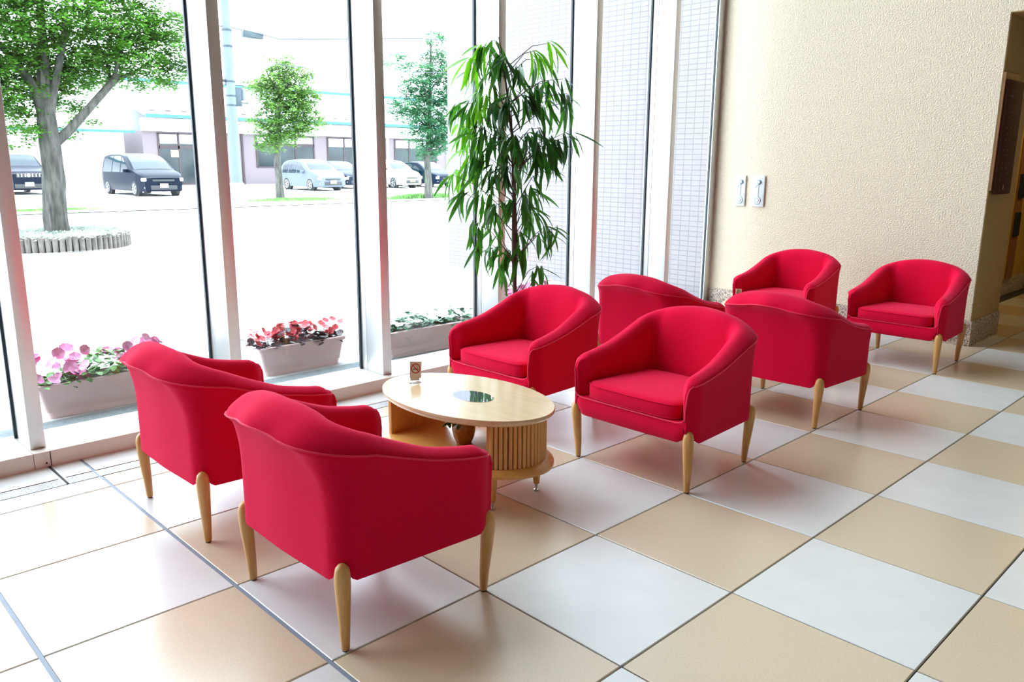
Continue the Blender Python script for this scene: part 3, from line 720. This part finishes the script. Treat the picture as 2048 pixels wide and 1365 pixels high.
# ------------------------------------------------------------------ street trees
TB = mat('tree_bark', (0.115, 0.112, 0.098), 0.95, col2=(.040, .042, .036), scale=7, stretch=(2.2, 2.2, .5), bump=1.0, bscale=10, detail=8)
def leafmat(name, c):
    m = mat(name, c, .6, var=.55, scale=3.0, detail=6); nt = m.node_tree; b = nt.nodes['Principled BSDF']
    tr = nt.nodes.new('ShaderNodeBsdfTranslucent'); ad = nt.nodes.new('ShaderNodeMixShader'); ad.inputs[0].default_value = .45
    nt.links.new(b.inputs['Base Color'].links[0].from_socket, tr.inputs[0]); o = nt.nodes['Material Output']
    nt.links.new(b.outputs[0], ad.inputs[1]); nt.links.new(tr.outputs[0], ad.inputs[2]); nt.links.new(ad.outputs[0], o.inputs[0]); return m
TLA = leafmat('ginkgo_leaf', (0.105, 0.32, 0.026)); TLB = leafmat('street_leaf', (0.17, 0.36, 0.07)); TLC = leafmat('cool_street_leaf', (0.085, 0.29, 0.13))
def trunk_mesh(pts, rad, n=28, ridge=.12, seed=0):
    P = catmull([Vector(p) for p in pts], 8); R = []
    for i in range(len(P)):
        t = i / (len(P) - 1) * (len(rad) - 1); k = min(int(t), len(rad) - 2); R.append(lerp(rad[k], rad[k + 1], t - k))
    rows = []; up = Vector((1, 0, 0))
    for i, p in enumerate(P):
        t = (P[min(i + 1, len(P) - 1)] - P[max(i - 1, 0)]).normalized()
        a = (up - t * up.dot(t)).normalized(); b = t.cross(a); up = a; row = []
        for k in range(n):
            an = 2 * PI * k / n
            q = noise.noise(Vector((math.cos(an) * 3.2, math.sin(an) * 3.2, p.z * .9 + seed))) * 1.4 + .5 * noise.noise(Vector((k * 1.7, seed, p.z * 3)))
            row.append(p + (a * math.cos(an) + b * math.sin(an)) * R[i] * (1 + ridge * q))
        rows.append(row)
    m = MB(); m.grid(rows, closed_v=True); return m
def crown(blobs, nl, size, m, parent, seed, flat=.55):
    r = random.Random(seed); vs = []; fs = []
    tot = sum(b[3] ** 2 for b in blobs)
    for (x, y, z, R) in blobs:
        n = int(nl * R * R / tot); twigs = max(4, n // 26)
        for _ in range(twigs):
            th = r.uniform(0, 2 * PI); u = r.uniform(-1, 1); q = R * r.random() ** .45
            c = Vector((x + q * math.sqrt(1 - u * u) * math.cos(th), y + q * math.sqrt(1 - u * u) * math.sin(th), z + q * u * .85))
            dr = Vector((math.cos(th), math.sin(th), r.uniform(-.3, .25))) * size * r.uniform(2, 5)
            for k in range(26):
                p = c + dr * r.random() + Vector((r.gauss(0, size * .9), r.gauss(0, size * .9), r.gauss(0, size * .5)))
                s = size * r.uniform(.55, 1.15); a = r.uniform(0, 2 * PI); tl = r.uniform(-flat, flat); t2 = r.uniform(-flat, flat) - .2
                ex = Vector((math.cos(a), math.sin(a), tl)).normalized() * s; ey = Vector((-math.sin(a), math.cos(a), t2)).normalized() * s
                i0 = len(vs); vs += [p, p + ex * .55 + ey * .75, p + ey * .95 - ex * .05, p - ex * .6 + ey * .7]
                fs.append((i0, i0 + 1, i0 + 2, i0 + 3))
    me = bpy.data.meshes.new('foliage'); me.from_pydata([tuple(v) for v in vs], [], fs); me.materials.append(m)
    o = bpy.data.objects.new('foliage', me); link(o, parent); tag(o, kind='stuff')
tr1 = empty('street_tree', (3.20, 14.07, -.1))
trunk_mesh([(0, 0, 0), (.0, 0, .45), (.03, 0, 1.2), (.02, 0, 2.0), (.05, 0, 2.7), (.12, .05, 3.6), (.2, .1, 5.2)], [.215, .18, .17, .155, .11, .07, .035], ridge=.2).obj('trunk', TB, tr1, smooth=True)
LIMBS = [([(.06, -.02, 1.75), (.36, -.05, 2.02), (.72, -.1, 2.42), (1.05, -.1, 2.78), (1.25, -.1, 3.0)], [.09, .078, .068, .062, .04]),
 ([(0, 0, 2.1), (-.12, 0, 2.7), (-.32, .1, 3.1), (-.7, .2, 3.6)], [.10, .08, .06, .03]),
 ([(.1, 0, 2.3), (.2, -.1, 2.8), (.35, -.2, 3.4), (.5, -.2, 4.2)], [.08, .06, .05, .025]),
 ([(1.15, -.1, 2.9), (1.6, .0, 3.1), (2.1, .1, 3.45)], [.04, .025, .012]), ([(1.15, -.1, 2.9), (1.3, -.2, 3.4), (1.5, -.3, 3.9)], [.04, .025, .012]),
 ([(1.1, -.1, 2.85), (1.15, .2, 3.3), (1.0, .4, 3.8)], [.035, .025, .012]), ([(-.25, .1, 3.0), (-.8, 0, 3.1), (-1.3, -.1, 3.3)], [.045, .03, .012])]
for k, (p, r_) in enumerate(LIMBS): trunk_mesh(p, r_, 12, .1, k).obj('branch', TB, tr1, smooth=True)
BL = [(-.95,.1,2.5,.35),(-1.2,.1,2.75,.5),(-.1,.35,2.75,.4),(.35,.4,2.9,.45),(1.0,.3,3.2,.5),(2.6,.1,3.4,.35),(2.3,.0,3.2,.3),(-.3,.3,2.35,.3),(-.55,.0,2.55,.42),(-.9,.1,3.0,.6),(-.35,.2,3.2,.5),(.25,.2,3.3,.6),(.1,-.3,4.0,.8),(-.7,0,3.9,.8),(.9,.0,3.7,.7),(1.35,-.1,3.35,.5),(1.9,.0,3.6,.55),(1.6,.2,4.1,.7),(2.35,.1,3.9,.45),
      (2.0,.0,2.95,.26),(1.5,.1,2.95,.28),(-.35,-.1,2.0,.26),(-.75,0,2.35,.3),(-.55,-.1,1.75,.16),(.45,.35,2.5,.33),(.35,.3,2.0,.17),(.75,.5,2.2,.15),(.6,.1,2.95,.32),(-1.5,.1,3.3,.6),(-1.4,0,4.2,.8),(.6,.3,4.9,.9),(1.6,.2,4.9,.8),(-.3,.2,5.2,.9),(.3,.2,5.9,.8)]
crown(BL, 105000, .060, TLA, tr1, 7)
tag(tr1, 'large green street tree with thick ridged trunk and forked limb outside at left', 'tree')
# log edged bed round its foot
LOG = mat('weathered_log', (0.19, 0.17, 0.15), 0.9, var=.45, scale=20, stretch=(1, 1, .3), bump=.6)
bed = empty('log_planter', (3.20, 14.07, -.1)); lr = random.Random(9); NL = 70; RB = 1.12
for k in range(NL):
    a = 2 * PI * k / NL; h = lr.uniform(.235, .275)
    MB().lathe([(.044, 0), (.046, h * .5), (.044, h - .008), (.036, h)], 9, Matrix.Translation((RB * math.cos(a), RB * math.sin(a), 0)) @ Matrix.Rotation(lr.uniform(-.05, .05), 4, 'X')).obj('log', LOG, bed, smooth='angle')
MB().lathe([(RB - .03, 0.0), (RB - .03, .19), (RB - .3, .23)], 40).obj('soil', SOIL, bed)
SILV = leafmat('silver_groundcover', (0.50, 0.58, 0.50))
vs = []; fs = []
for k in range(7000):
    a = lr.uniform(0, 2 * PI); q = (RB + .05) * math.sqrt(lr.random()); p = Vector((q * math.cos(a), q * math.sin(a), .20 + lr.random() * .10 * (1 - .3 * q)))
    ex = Vector((lr.gauss(0, 1), lr.gauss(0, 1), lr.gauss(0, .4))).normalized() * .035; ey = Vector((lr.gauss(0, 1), lr.gauss(0, 1), lr.uniform(.2, 1))).normalized() * .05
    i0 = len(vs); vs += [p, p + ex * .5 + ey * .5, p + ey, p - ex * .5 + ey * .5]; fs.append((i0, i0 + 1, i0 + 2, i0 + 3))
me = bpy.data.meshes.new('groundcover'); me.from_pydata([tuple(v) for v in vs], [], fs); me.materials.append(SILV)
tag(link(bpy.data.objects.new('groundcover', me), bed), kind='stuff')
tag(bed, 'round bed edged with upright logs and filled with silvery plants at the tree foot', 'planter')

def small_tree(x, y, blobs, m, seed, H, lab, rb=.14, nl=26000, sz=.09):
    t = empty('street_tree', (x, y, -.08))
    trunk_mesh([(0, 0, 0), (.0, 0, .8), (-.03, 0, 1.7), (.1, 0, 2.8), (.25, 0, H)], [rb * 1.25, rb, rb * .9, rb * .6, rb * .2], 18, .12, seed).obj('trunk', TB, t, smooth=True)
    for k in range(6):
        a = seed + k * 1.1; z = 1.9 + k * .45
        trunk_mesh([(.0, 0, z), (.45 * math.cos(a), .45 * math.sin(a), z + .35), (.9 * math.cos(a), .9 * math.sin(a), z + .8)], [.05, .03, .012], 8, .05, k).obj('branch', TB, t, smooth=True)
    crown(blobs, nl, sz, m, t, seed)
    tag(t, lab, 'tree')
small_tree(14.81, 27.5, [(-.2,0,2.2,.5),(.3,0,2.5,.6),(.9,0,2.75,.55),(1.5,0,3.05,.5),(-.4,0,2.85,.5),(.2,0,3.4,.8),(.9,.1,3.7,.7),(.2,0,4.2,.8),(.8,0,4.5,.7),(-.6,0,4.3,.4),(.4,0,5.0,.55),(1.5,0,4.0,.4),(1.4,0,4.7,.3)], TLB, 21, 4.8, 'young bright green street tree in front of the silver blue hatchback')
small_tree(19.8, 24.5, [(-.1,0,1.85,.35),(.4,0,2.2,.6),(-.1,0,2.7,.7),(.8,0,2.9,.7),(-.9,0,3.3,.5),(.2,0,3.6,.8),(-1.3,0,3.6,.35),(.8,0,4.2,.7),(-.5,0,4.3,.6),(.3,0,4.9,.7),(-1.3,0,5.2,.4),(.6,0,5.6,.5),(1.1,0,5.0,.5),(.5,0,6.2,.35)], TLC, 31, 6.2, 'slender bluish green street tree beside the tiled wing of the building')
GR = leafmat('grass', (0.20, 0.42, 0.12))
for (gx, gy, L, W, lab, h) in ((5.9, 24.6, 1.5, .6, 'thin patch of grass beside the kerb behind the large tree', .10), (15.0, 26.6, 2.2, .9, 'thin patch of grass at the foot of the young street tree', .10), (20.0, 25.0, 1.9, .5, 'low tufts of plants at the foot of the slender street tree', .22)):
    vs = []; fs = []; r = random.Random(int(gx))
    for k in range(3200):
        x = r.gauss(0, L * .4); y = r.gauss(0, W * .45); hh = h * r.uniform(.4, 1.2); a = r.uniform(0, PI); d = Vector((math.cos(a), math.sin(a), 0)) * .02
        p = Vector((gx + x, gy + y, -.08)); i0 = len(vs); vs += [p - d, p + d, p + Vector((r.gauss(0, .03), r.gauss(0, .03), hh))]; fs.append((i0, i0 + 1, i0 + 2))
    me = bpy.data.meshes.new('grass'); me.from_pydata([tuple(v) for v in vs], [], fs); me.materials.append(GR)
    o = link(bpy.data.objects.new('grass', me)); tag(o, lab, 'grass', kind='stuff')

# ------------------------------------------------------------------ shop across the street
SHW = mat('shop_white', (0.74, 0.76, 0.77), .8, var=.02); TEAL = mat('teal_metal', (0.02, 0.12, 0.14), .4, var=.1); PINK = mat('shop_pink_panel', (0.165, 0.135, 0.150), .7, var=.05)
SHGL = mat('shop_glass', (0.03, 0.045, 0.05), .15, .0, var=.5, scale=.8, spec=.35); SHFR = mat('shop_frame', (0.06, 0.045, 0.05), .6, spec=.2); BLIND = mat('shop_blind', (.70, .72, .72), .8)
ROOF = mat('shop_roof', (0.55, 0.60, 0.63), .5, var=.1)
shop = empty('shop_building', (0, 47, 0))
box('wall', PINK, 16.97, 60, 0, 12, -.1, 3.0, shop)
box('fascia', SHW, 16.9, 60, -.35, 0.0, 3.0, 3.72, shop)
m = MB(); m.add([(16.7, -1.2, 3.93), (61, -1.2, 3.93), (61, 2.9, 5.0), (16.7, 2.9, 5.0), (16.7, -1.2, 3.85), (61, -1.2, 3.85), (61, 2.9, 4.9), (16.7, 2.9, 4.9)], [(0, 1, 2, 3), (7, 6, 5, 4), (0, 4, 5, 1), (1, 5, 6, 2), (2, 6, 7, 3), (3, 7, 4, 0)])
rf = m.obj('lower_roof', ROOF, shop)
for k in range(48):
    box('snow_guard', SHFR, 17.3 + k * .92, 17.6 + k * .92, -.55, -.45, 4.08, 4.17, rf)
box('eave_gutter', TEAL, 16.8, 61, -1.32, -1.18, 3.72, 3.90, shop)
box('upper_wall', SHW, 17.2, 60, 2.9, 12, 3.0, 6.0, shop)
box('upper_gutter', TEAL, 17.0, 60.5, 2.6, 2.85, 5.95, 6.12, shop)
m = MB(); m.add([(17.0, 2.6, 6.12), (60.5, 2.6, 6.12), (60.5, 8, 7.6), (17.0, 8, 7.6), (17, 12, 6.1), (60.5, 12, 6.1)], [(0, 1, 2, 3), (3, 2, 5, 4), (0, 3, 4), (1, 5, 2)])
m.obj('upper_roof', ROOF, shop)
def shopwin(x0, x1, z0, z1, nx, tz=None, blind=True, door=False):
    f = MB(); y0, y1 = -.06, .02
    f.box(x0, x1, y0, y1, z1 - .07, z1); f.box(x0, x1, y0, y1, z0, z0 + .07)
    xs = [x0 + (x1 - x0) * k / nx for k in range(nx + 1)]
    for x in xs: f.box(x - .05, x + .05, y0, y1, z0, z1)
    if tz: f.box(x0, x1, y0, y1, tz - .12, tz + .06)
    w = f.obj('shop_door' if door else 'window', SHFR, shop)
    for a, b_ in zip(xs, xs[1:]):
        box('pane', SHGL, a + .05, b_ - .05, -.03, -.01, z0 + .07, z1 - .07, w)
        if blind: box('blind', BLIND, a + .08, b_ - .08, -.045, -.032, z1 - .6, z1 - .08, w)
shopwin(17.85, 21.3, 0.0, 2.92, 3, 2.15, True, True)
shopwin(23.92, 28.0, .95, 2.92, 3, 2.4)
shopwin(29.07, 32.9, .95, 2.92, 3)
shopwin(34.6, 38.4, .95, 2.92, 3)
shopwin(40.2, 44.4, .95, 2.92, 3)
shopwin(46.2, 50.4, .95, 2.92, 3)
for x in (22.9, 33.9, 39.4): box('pilaster', SHW if x > 30 else SHFR, x, x + .12, -.10, 0, -.1, 3.0, shop)
box('poster', mat('poster_yellow', (.75, .72, .25), .6), 18.5, 18.95, -.075, -.06, 1.55, 1.95, shop)
tag(shop, 'long low shop building with white fascia, pinkish walls and teal gutters across the street', 'building')
hs = empty('white_house', (0, 46, 0))
box('wall', SHW, 4.0, 15.6, 0, 6, -.1, 2.9, hs)
m = MB(); m.add([(3.4, -.6, 2.9), (16.0, -.6, 2.9), (16.0, 6.6, 2.9), (3.4, 6.6, 2.9), (5, 3, 4.6), (14.5, 3, 4.6)], [(0, 1, 5, 4), (1, 2, 5), (2, 3, 4, 5), (3, 0, 4), (0, 3, 2, 1)])
m.obj('roof', ROOF, hs); box('gutter', TEAL, 3.4, 16.0, -.72, -.58, 2.82, 2.96, hs)
for k in range(3): box('shutter', BLIND, 10.2 + k * 1.75, 11.75 + k * 1.75, -.04, 0, -.08, 2.5, hs)
tag(hs, 'white house with pale blue roof behind the large tree and the black minivan', 'building')

# utility pole
CONC = mat('pole_concrete', (.13, .16, .21), .9, var=.1, scale=3)
po = empty('utility_pole', (11.62, 24.5, -.1))
MB().lathe([(.19, 0), (.12, 9.5)], 20).obj('pole', CONC, po, smooth='angle')
MB().lathe([(.24, .0), (.24, .75), (.20, .78)], 20).obj('pole_sleeve', mat('sleeve', (.30, .36, .40), .6), po, smooth='angle')
for z in (3.25, 3.55, 4.0, 5.1, 5.6): MB().lathe([(.17, z), (.17, z + .05)], 16).obj('band', SLATE, po)
box('junction_box', SLATE, .10, .32, -.12, .1, 3.25, 3.85, po, bevel=.01)
box('bracket', SLATE, -.2, .45, -.03, .03, 3.9, 3.95, po); box('bracket', SLATE, -.1, .6, -.03, .03, 3.35, 3.39, po)
MB().lathe([(.05, 3.45), (.07, 3.5), (.07, 3.8), (.05, 3.85)], 12, Matrix.Translation((.42, 0, 0))).obj('insulator', CONC, po)
MB().lathe([(.05, 4.0), (.09, 4.03), (.09, 4.07), (.02, 4.10)], 12, Matrix.Translation((-.22, 0, 0))).obj('lamp_head', DARK, po)
tag(po, 'grey concrete utility pole with brackets and small boxes across the street', 'utility pole')
cb = empty('overhead_cable', (0, 24.5, 0))
m = MB(); m.tube([(-12, 0, 6.4), (2, 0, 5.7), (11.7, 0, 5.62), (12.4, -.1, 5.55), (13.4, -.2, 5.40), (17, -3.2, 5.5), (25, -4, 5.8), (40, -5, 6.6)], .018, 6); m.obj('cable', SLATE, cb)
box('splice_box', SLATE, 12.15, 12.85, -.12, .12, 5.36, 5.55, cb, bevel=.02)
MB().tube([(-12, .2, 5.2), (11.7, .2, 4.85), (14, .2, 4.6), (17, -3.2, 4.4), (30, -4, 5.2), (40, -5, 5.6)], .012, 6).obj('cable', SLATE, cb)
tag(cb, 'overhead cables with a grey splice box strung from the utility pole', 'cable')

# ------------------------------------------------------------------ parked cars
TYRE = mat('tyre', (.02, .022, .025), .8); RIM = mat('alloy_rim', (.55, .57, .6), .3, .8); CGL = mat('car_glass', (.01, .02, .03), .05, spec=.5); LAMP = mat('lamp_lens', (.75, .78, .8), .1, coat=1); PLATE = mat('number_plate', (.82, .83, .82), .5); PLY = mat('number_plate_yellow', (.80, .62, .18), .5); BLK = mat('black_trim', (.02, .022, .025), .5)
def car(x, yfront, L, W, H, roof, paint, name, lab, plate=PLATE, grille='slim', glass=CGL):
    """nose towards -y; roof = [(distance from nose, height), ...] of the top profile"""
    r = empty(name, (x, yfront, -.08)); g = MB()
    belt = H * .54
    def top(y): return interp(roof, y)
    def hw(z, y):
        w = W / 2
        if z > belt: w = lerp(W / 2, W / 2 * .80, ((z - belt) / max(.2, H - belt)) ** 1.2)
        w *= 1 - .16 * sm(.55, 0, y) ** 2 - .07 * sm(L - .35, L, y) ** 2
        return w * (1 - .03 * sm(.45, .2, z))
    def sect(y):
        zt = top(y); P = []; zb = .20
        zs = [zb, .26, .40, .55, .70, belt * .98]; zs = [z for z in zs if z < zt - .05] + [min(belt * 1.06, zt - .04)]
        while len(zs) < 7: zs.append(zs[-1] + .001)
        up = [lerp(zs[-1], zt - .03, t) for t in (.4, .75, 1)]
        side = [(hw(z, y), z) for z in zs[:7] + up]
        we = side[-1][0]; side += [(we * .93, zt - .008), (we * .75, zt + .008), (we * .4, zt + .018), (0, zt + .022)]
        return side
    ys = [0, .02, .08, .2, .35, .55, .8] + [.8 + (L - 1.1) * k / 24 for k in range(1, 25)] + [L - .18, L - .07, L]
    rows = []
    for y in ys:
        s = sect(y); nose = .08 * (1 if y == 0 else 0)
        rows.append([Vector((a, y, z)) for a, z in s] + [Vector((-a, y, z)) for a, z in s[::-1][1:]])
    g.grid(rows); n = len(rows[0]); g.f.append(tuple(range(n))); g.f.append(tuple(range((len(ys) - 1) * n, len(ys) * n))[::-1])
    bd = g.obj('body', paint, r, smooth='angle')
    # windscreen: slightly proud patch of the top surface between hood and roof
    ya = roof_ws[name][0]; yb = roof_ws[name][1]; yr0, yr1 = roof_ws[name][2]
    def patch(y0, y1, k0, nm):
        rows = []
        for i in range(9):
            y = lerp(y0, y1, i / 8); zt = top(y); wv = hw(zt - .03, y) * .90
            rows.append([Vector((wv * t, y, zt + .030 - .03 * t ** 4)) for t in (-1, -.8, -.4, 0, .4, .8, 1)])
        MB().grid(rows).obj(nm, glass, r, smooth=True)
    patch(ya, yb, 0, 'windscreen'); patch(yr0, yr1, 0, 'rear_window')
    # side windows
    wx = roof_ws[name][3]
    for s in (-1, 1):
        for (y0, y1, f0, f1) in wx:
            rows = []
            for i in range(7):
                y = lerp(y0, y1, i / 6); zt = min(top(y), H) - .09; zb = belt + .03
                hf = max(.02, (zt - zb)); a = lerp(f0, f1, i / 6)
                rows.append([Vector((s * (hw(zb + hf * a * t, y) + .008), y, zb + hf * a * t)) for t in (0, .33, .66, 1)])
            MB().grid(rows).obj('side_window', glass, r, smooth=True)
    # wheels
    for s in (-1, 1):
        for y in (.82, L - .78):
            R = Matrix.Translation((s * (W / 2 - .10), y, .31)) @ Matrix.Rotation(s * PI / 2, 4, 'Y')
            wh = MB().lathe([(.19, -.09), (.29, -.09), (.31, -.05), (.31, .07), (.29, .10), (.21, .105)], 28, R).obj('wheel', TYRE, r, smooth='angle')
            MB().lathe([(.21, .0), (.21, .106), (.19, .108), (.17, .085), (.05, .095), (.03, .112)], 28, R).obj('rim', RIM, wh, smooth='angle')
            sp = MB()
            for k in range(5): sp.box(-.022, .022, .03, .19, .09, .108, R @ Matrix.Rotation(k * 2 * PI / 5, 4, 'Z'))
            sp.obj('spokes', RIM, wh)
            MB().lathe([(.36, -.10), (.37, .055), (.34, .06)], 28, R).obj('wheel_arch', BLK, r, smooth='angle')
    zh = roof[0][1]
    for s in (-1, 1):
        M = Matrix.Translation((s * W * .37, .06, zh - .05)) @ Matrix.Rotation(s * -.35, 4, 'Z') @ Matrix.Scale(1, 4)
        MB().box(-.17, .17, -.05, .12, -.075, .06, M).obj('headlight', LAMP, r, bevel=.02, smooth='angle')
        MB().lathe([(.05, 0), (.055, .02), (.03, .03)], 14, Matrix.Translation((s * W * .40, .07, .36)) @ Matrix.Rotation(PI / 2, 4, 'X')).obj('fog_lamp', LAMP, r)
        mm = MB().box(-.10, .10, -.06, .06, -.07, .07, Matrix.Translation((s * (W / 2 + .09), roof_ws[name][0] + .45, belt + .10))); mm.obj('mirror', paint, r, bevel=.03, smooth='angle')
    box('bumper', paint, -W * .42, W * .42, -.03, .3, .24, .44, r, bevel=.03)
    box('air_intake', BLK, -W * .30, W * .30, -.042, .02, .27, .45, r, bevel=.02)
    gr = box('grille', BLK, -W * .25, W * .25, -.02, .06, zh - .13, zh - .05 if grille == 'slim' else zh + .04, r, bevel=.015)
    if grille != 'slim':
        for k in range(7): box('grille_bar', RIM, -W * .22 + k * W * .073, -W * .20 + k * W * .073, -.03, -.018, zh - .10, zh + .02, gr)
        MB().lathe([(.07, 0), (.07, .02)], 20, Matrix.Translation((0, -.02, zh - .04)) @ Matrix.Rotation(PI / 2, 4, 'X')).obj('round_badge', RIM, gr)
    box('number_plate', plate, -.165, .165, -.055, -.04, .36, .52, r)
    tag(r, lab, 'car', 'cars parked across the street')
    return r
roof_ws = {
 'minivan': (.95, 1.95, (4.45, 4.70), [(1.45, 2.25, .5, 1), (2.32, 3.25, 1, 1), (3.32, 4.35, 1, .9)]),
 'hatchback': (.90, 1.75, (3.55, 3.85), [(1.30, 2.05, .5, 1), (2.12, 2.9, 1, 1), (2.97, 3.5, 1, .75)]),
 'sport_utility_car': (1.15, 1.85, (4.2, 4.5), [(1.55, 2.3, .6, 1), (2.38, 3.3, 1, 1), (3.38, 4.2, 1, .9)]),
 'saloon_car': (1.15, 2.0, (3.6, 4.1), [(1.6, 2.3, .55, 1), (2.38, 3.2, 1, .9)]),
}
PB = mat('car_paint_black', (.002, .006, .016), .35, 0, spec=.10); PS = mat('car_paint_silver', (.10, .125, .165), .4, 0, spec=.3); PW = mat('car_paint_white', (.72, .75, .78), .3, coat=1); PN = mat('car_paint_navy', (.003, .010, .024), .35, 0, spec=.10)
van_roof = [(0, .74), (.1, .82), (.45, .96), (.95, 1.08), (1.45, 1.40), (1.95, 1.64), (2.6, 1.72), (3.8, 1.72), (4.45, 1.64), (4.7, 1.15), (4.75, .9)]
hat_roof = [(0, .66), (.1, .76), (.4, .90), (.90, 1.02), (1.35, 1.32), (1.75, 1.48), (2.3, 1.54), (3.2, 1.50), (3.55, 1.42), (3.85, 1.0), (3.9, .8)]
suv_roof = [(0, .85), (.1, .95), (.6, 1.05), (1.15, 1.12), (1.5, 1.42), (1.85, 1.64), (2.5, 1.70), (3.9, 1.68), (4.2, 1.6), (4.5, 1.1), (4.55, .9)]
sal_roof = [(0, .62), (.1, .72), (.5, .85), (1.15, .98), (1.6, 1.25), (2.0, 1.42), (2.7, 1.46), (3.5, 1.36), (4.1, 1.05), (4.5, 1.0), (4.55, .8)]
car(12.35, 32.6, 4.75, 1.80, 1.72, van_roof, PB, 'minivan', 'glossy black minivan parked nose out left of the shop entrance', glass=CGL)
car(21.35, 34.1, 3.9, 1.70, 1.54, hat_roof, PS, 'hatchback', 'silver blue hatchback parked behind the young street tree')
car(24.3, 36.2, 4.55, 1.72, 1.46, sal_roof, PN, 'saloon_car', 'dark blue car partly hidden behind the silver blue hatchback')
car(27.15, 35.2, 3.6, 1.48, 1.54, [(min(a, 3.6) if a < 3.4 else a * 3.6 / 3.9, b_) for a, b_ in hat_roof], PW, 'hatchback', 'small white car with a yellow plate beside the window frame, left of the slender tree', plate=PLY)
car(29.75, 35.2, 4.55, 1.70, 1.46, sal_roof, PN, 'saloon_car', 'dark car behind the slender street tree trunk at the right end of the row', plate=PLY)
car(8.55, 37.2, 4.55, 1.85, 1.70, suv_roof, PB, 'sport_utility_car', 'dark four wheel drive car with barred grille seen left of the large tree trunk', grille='bars')
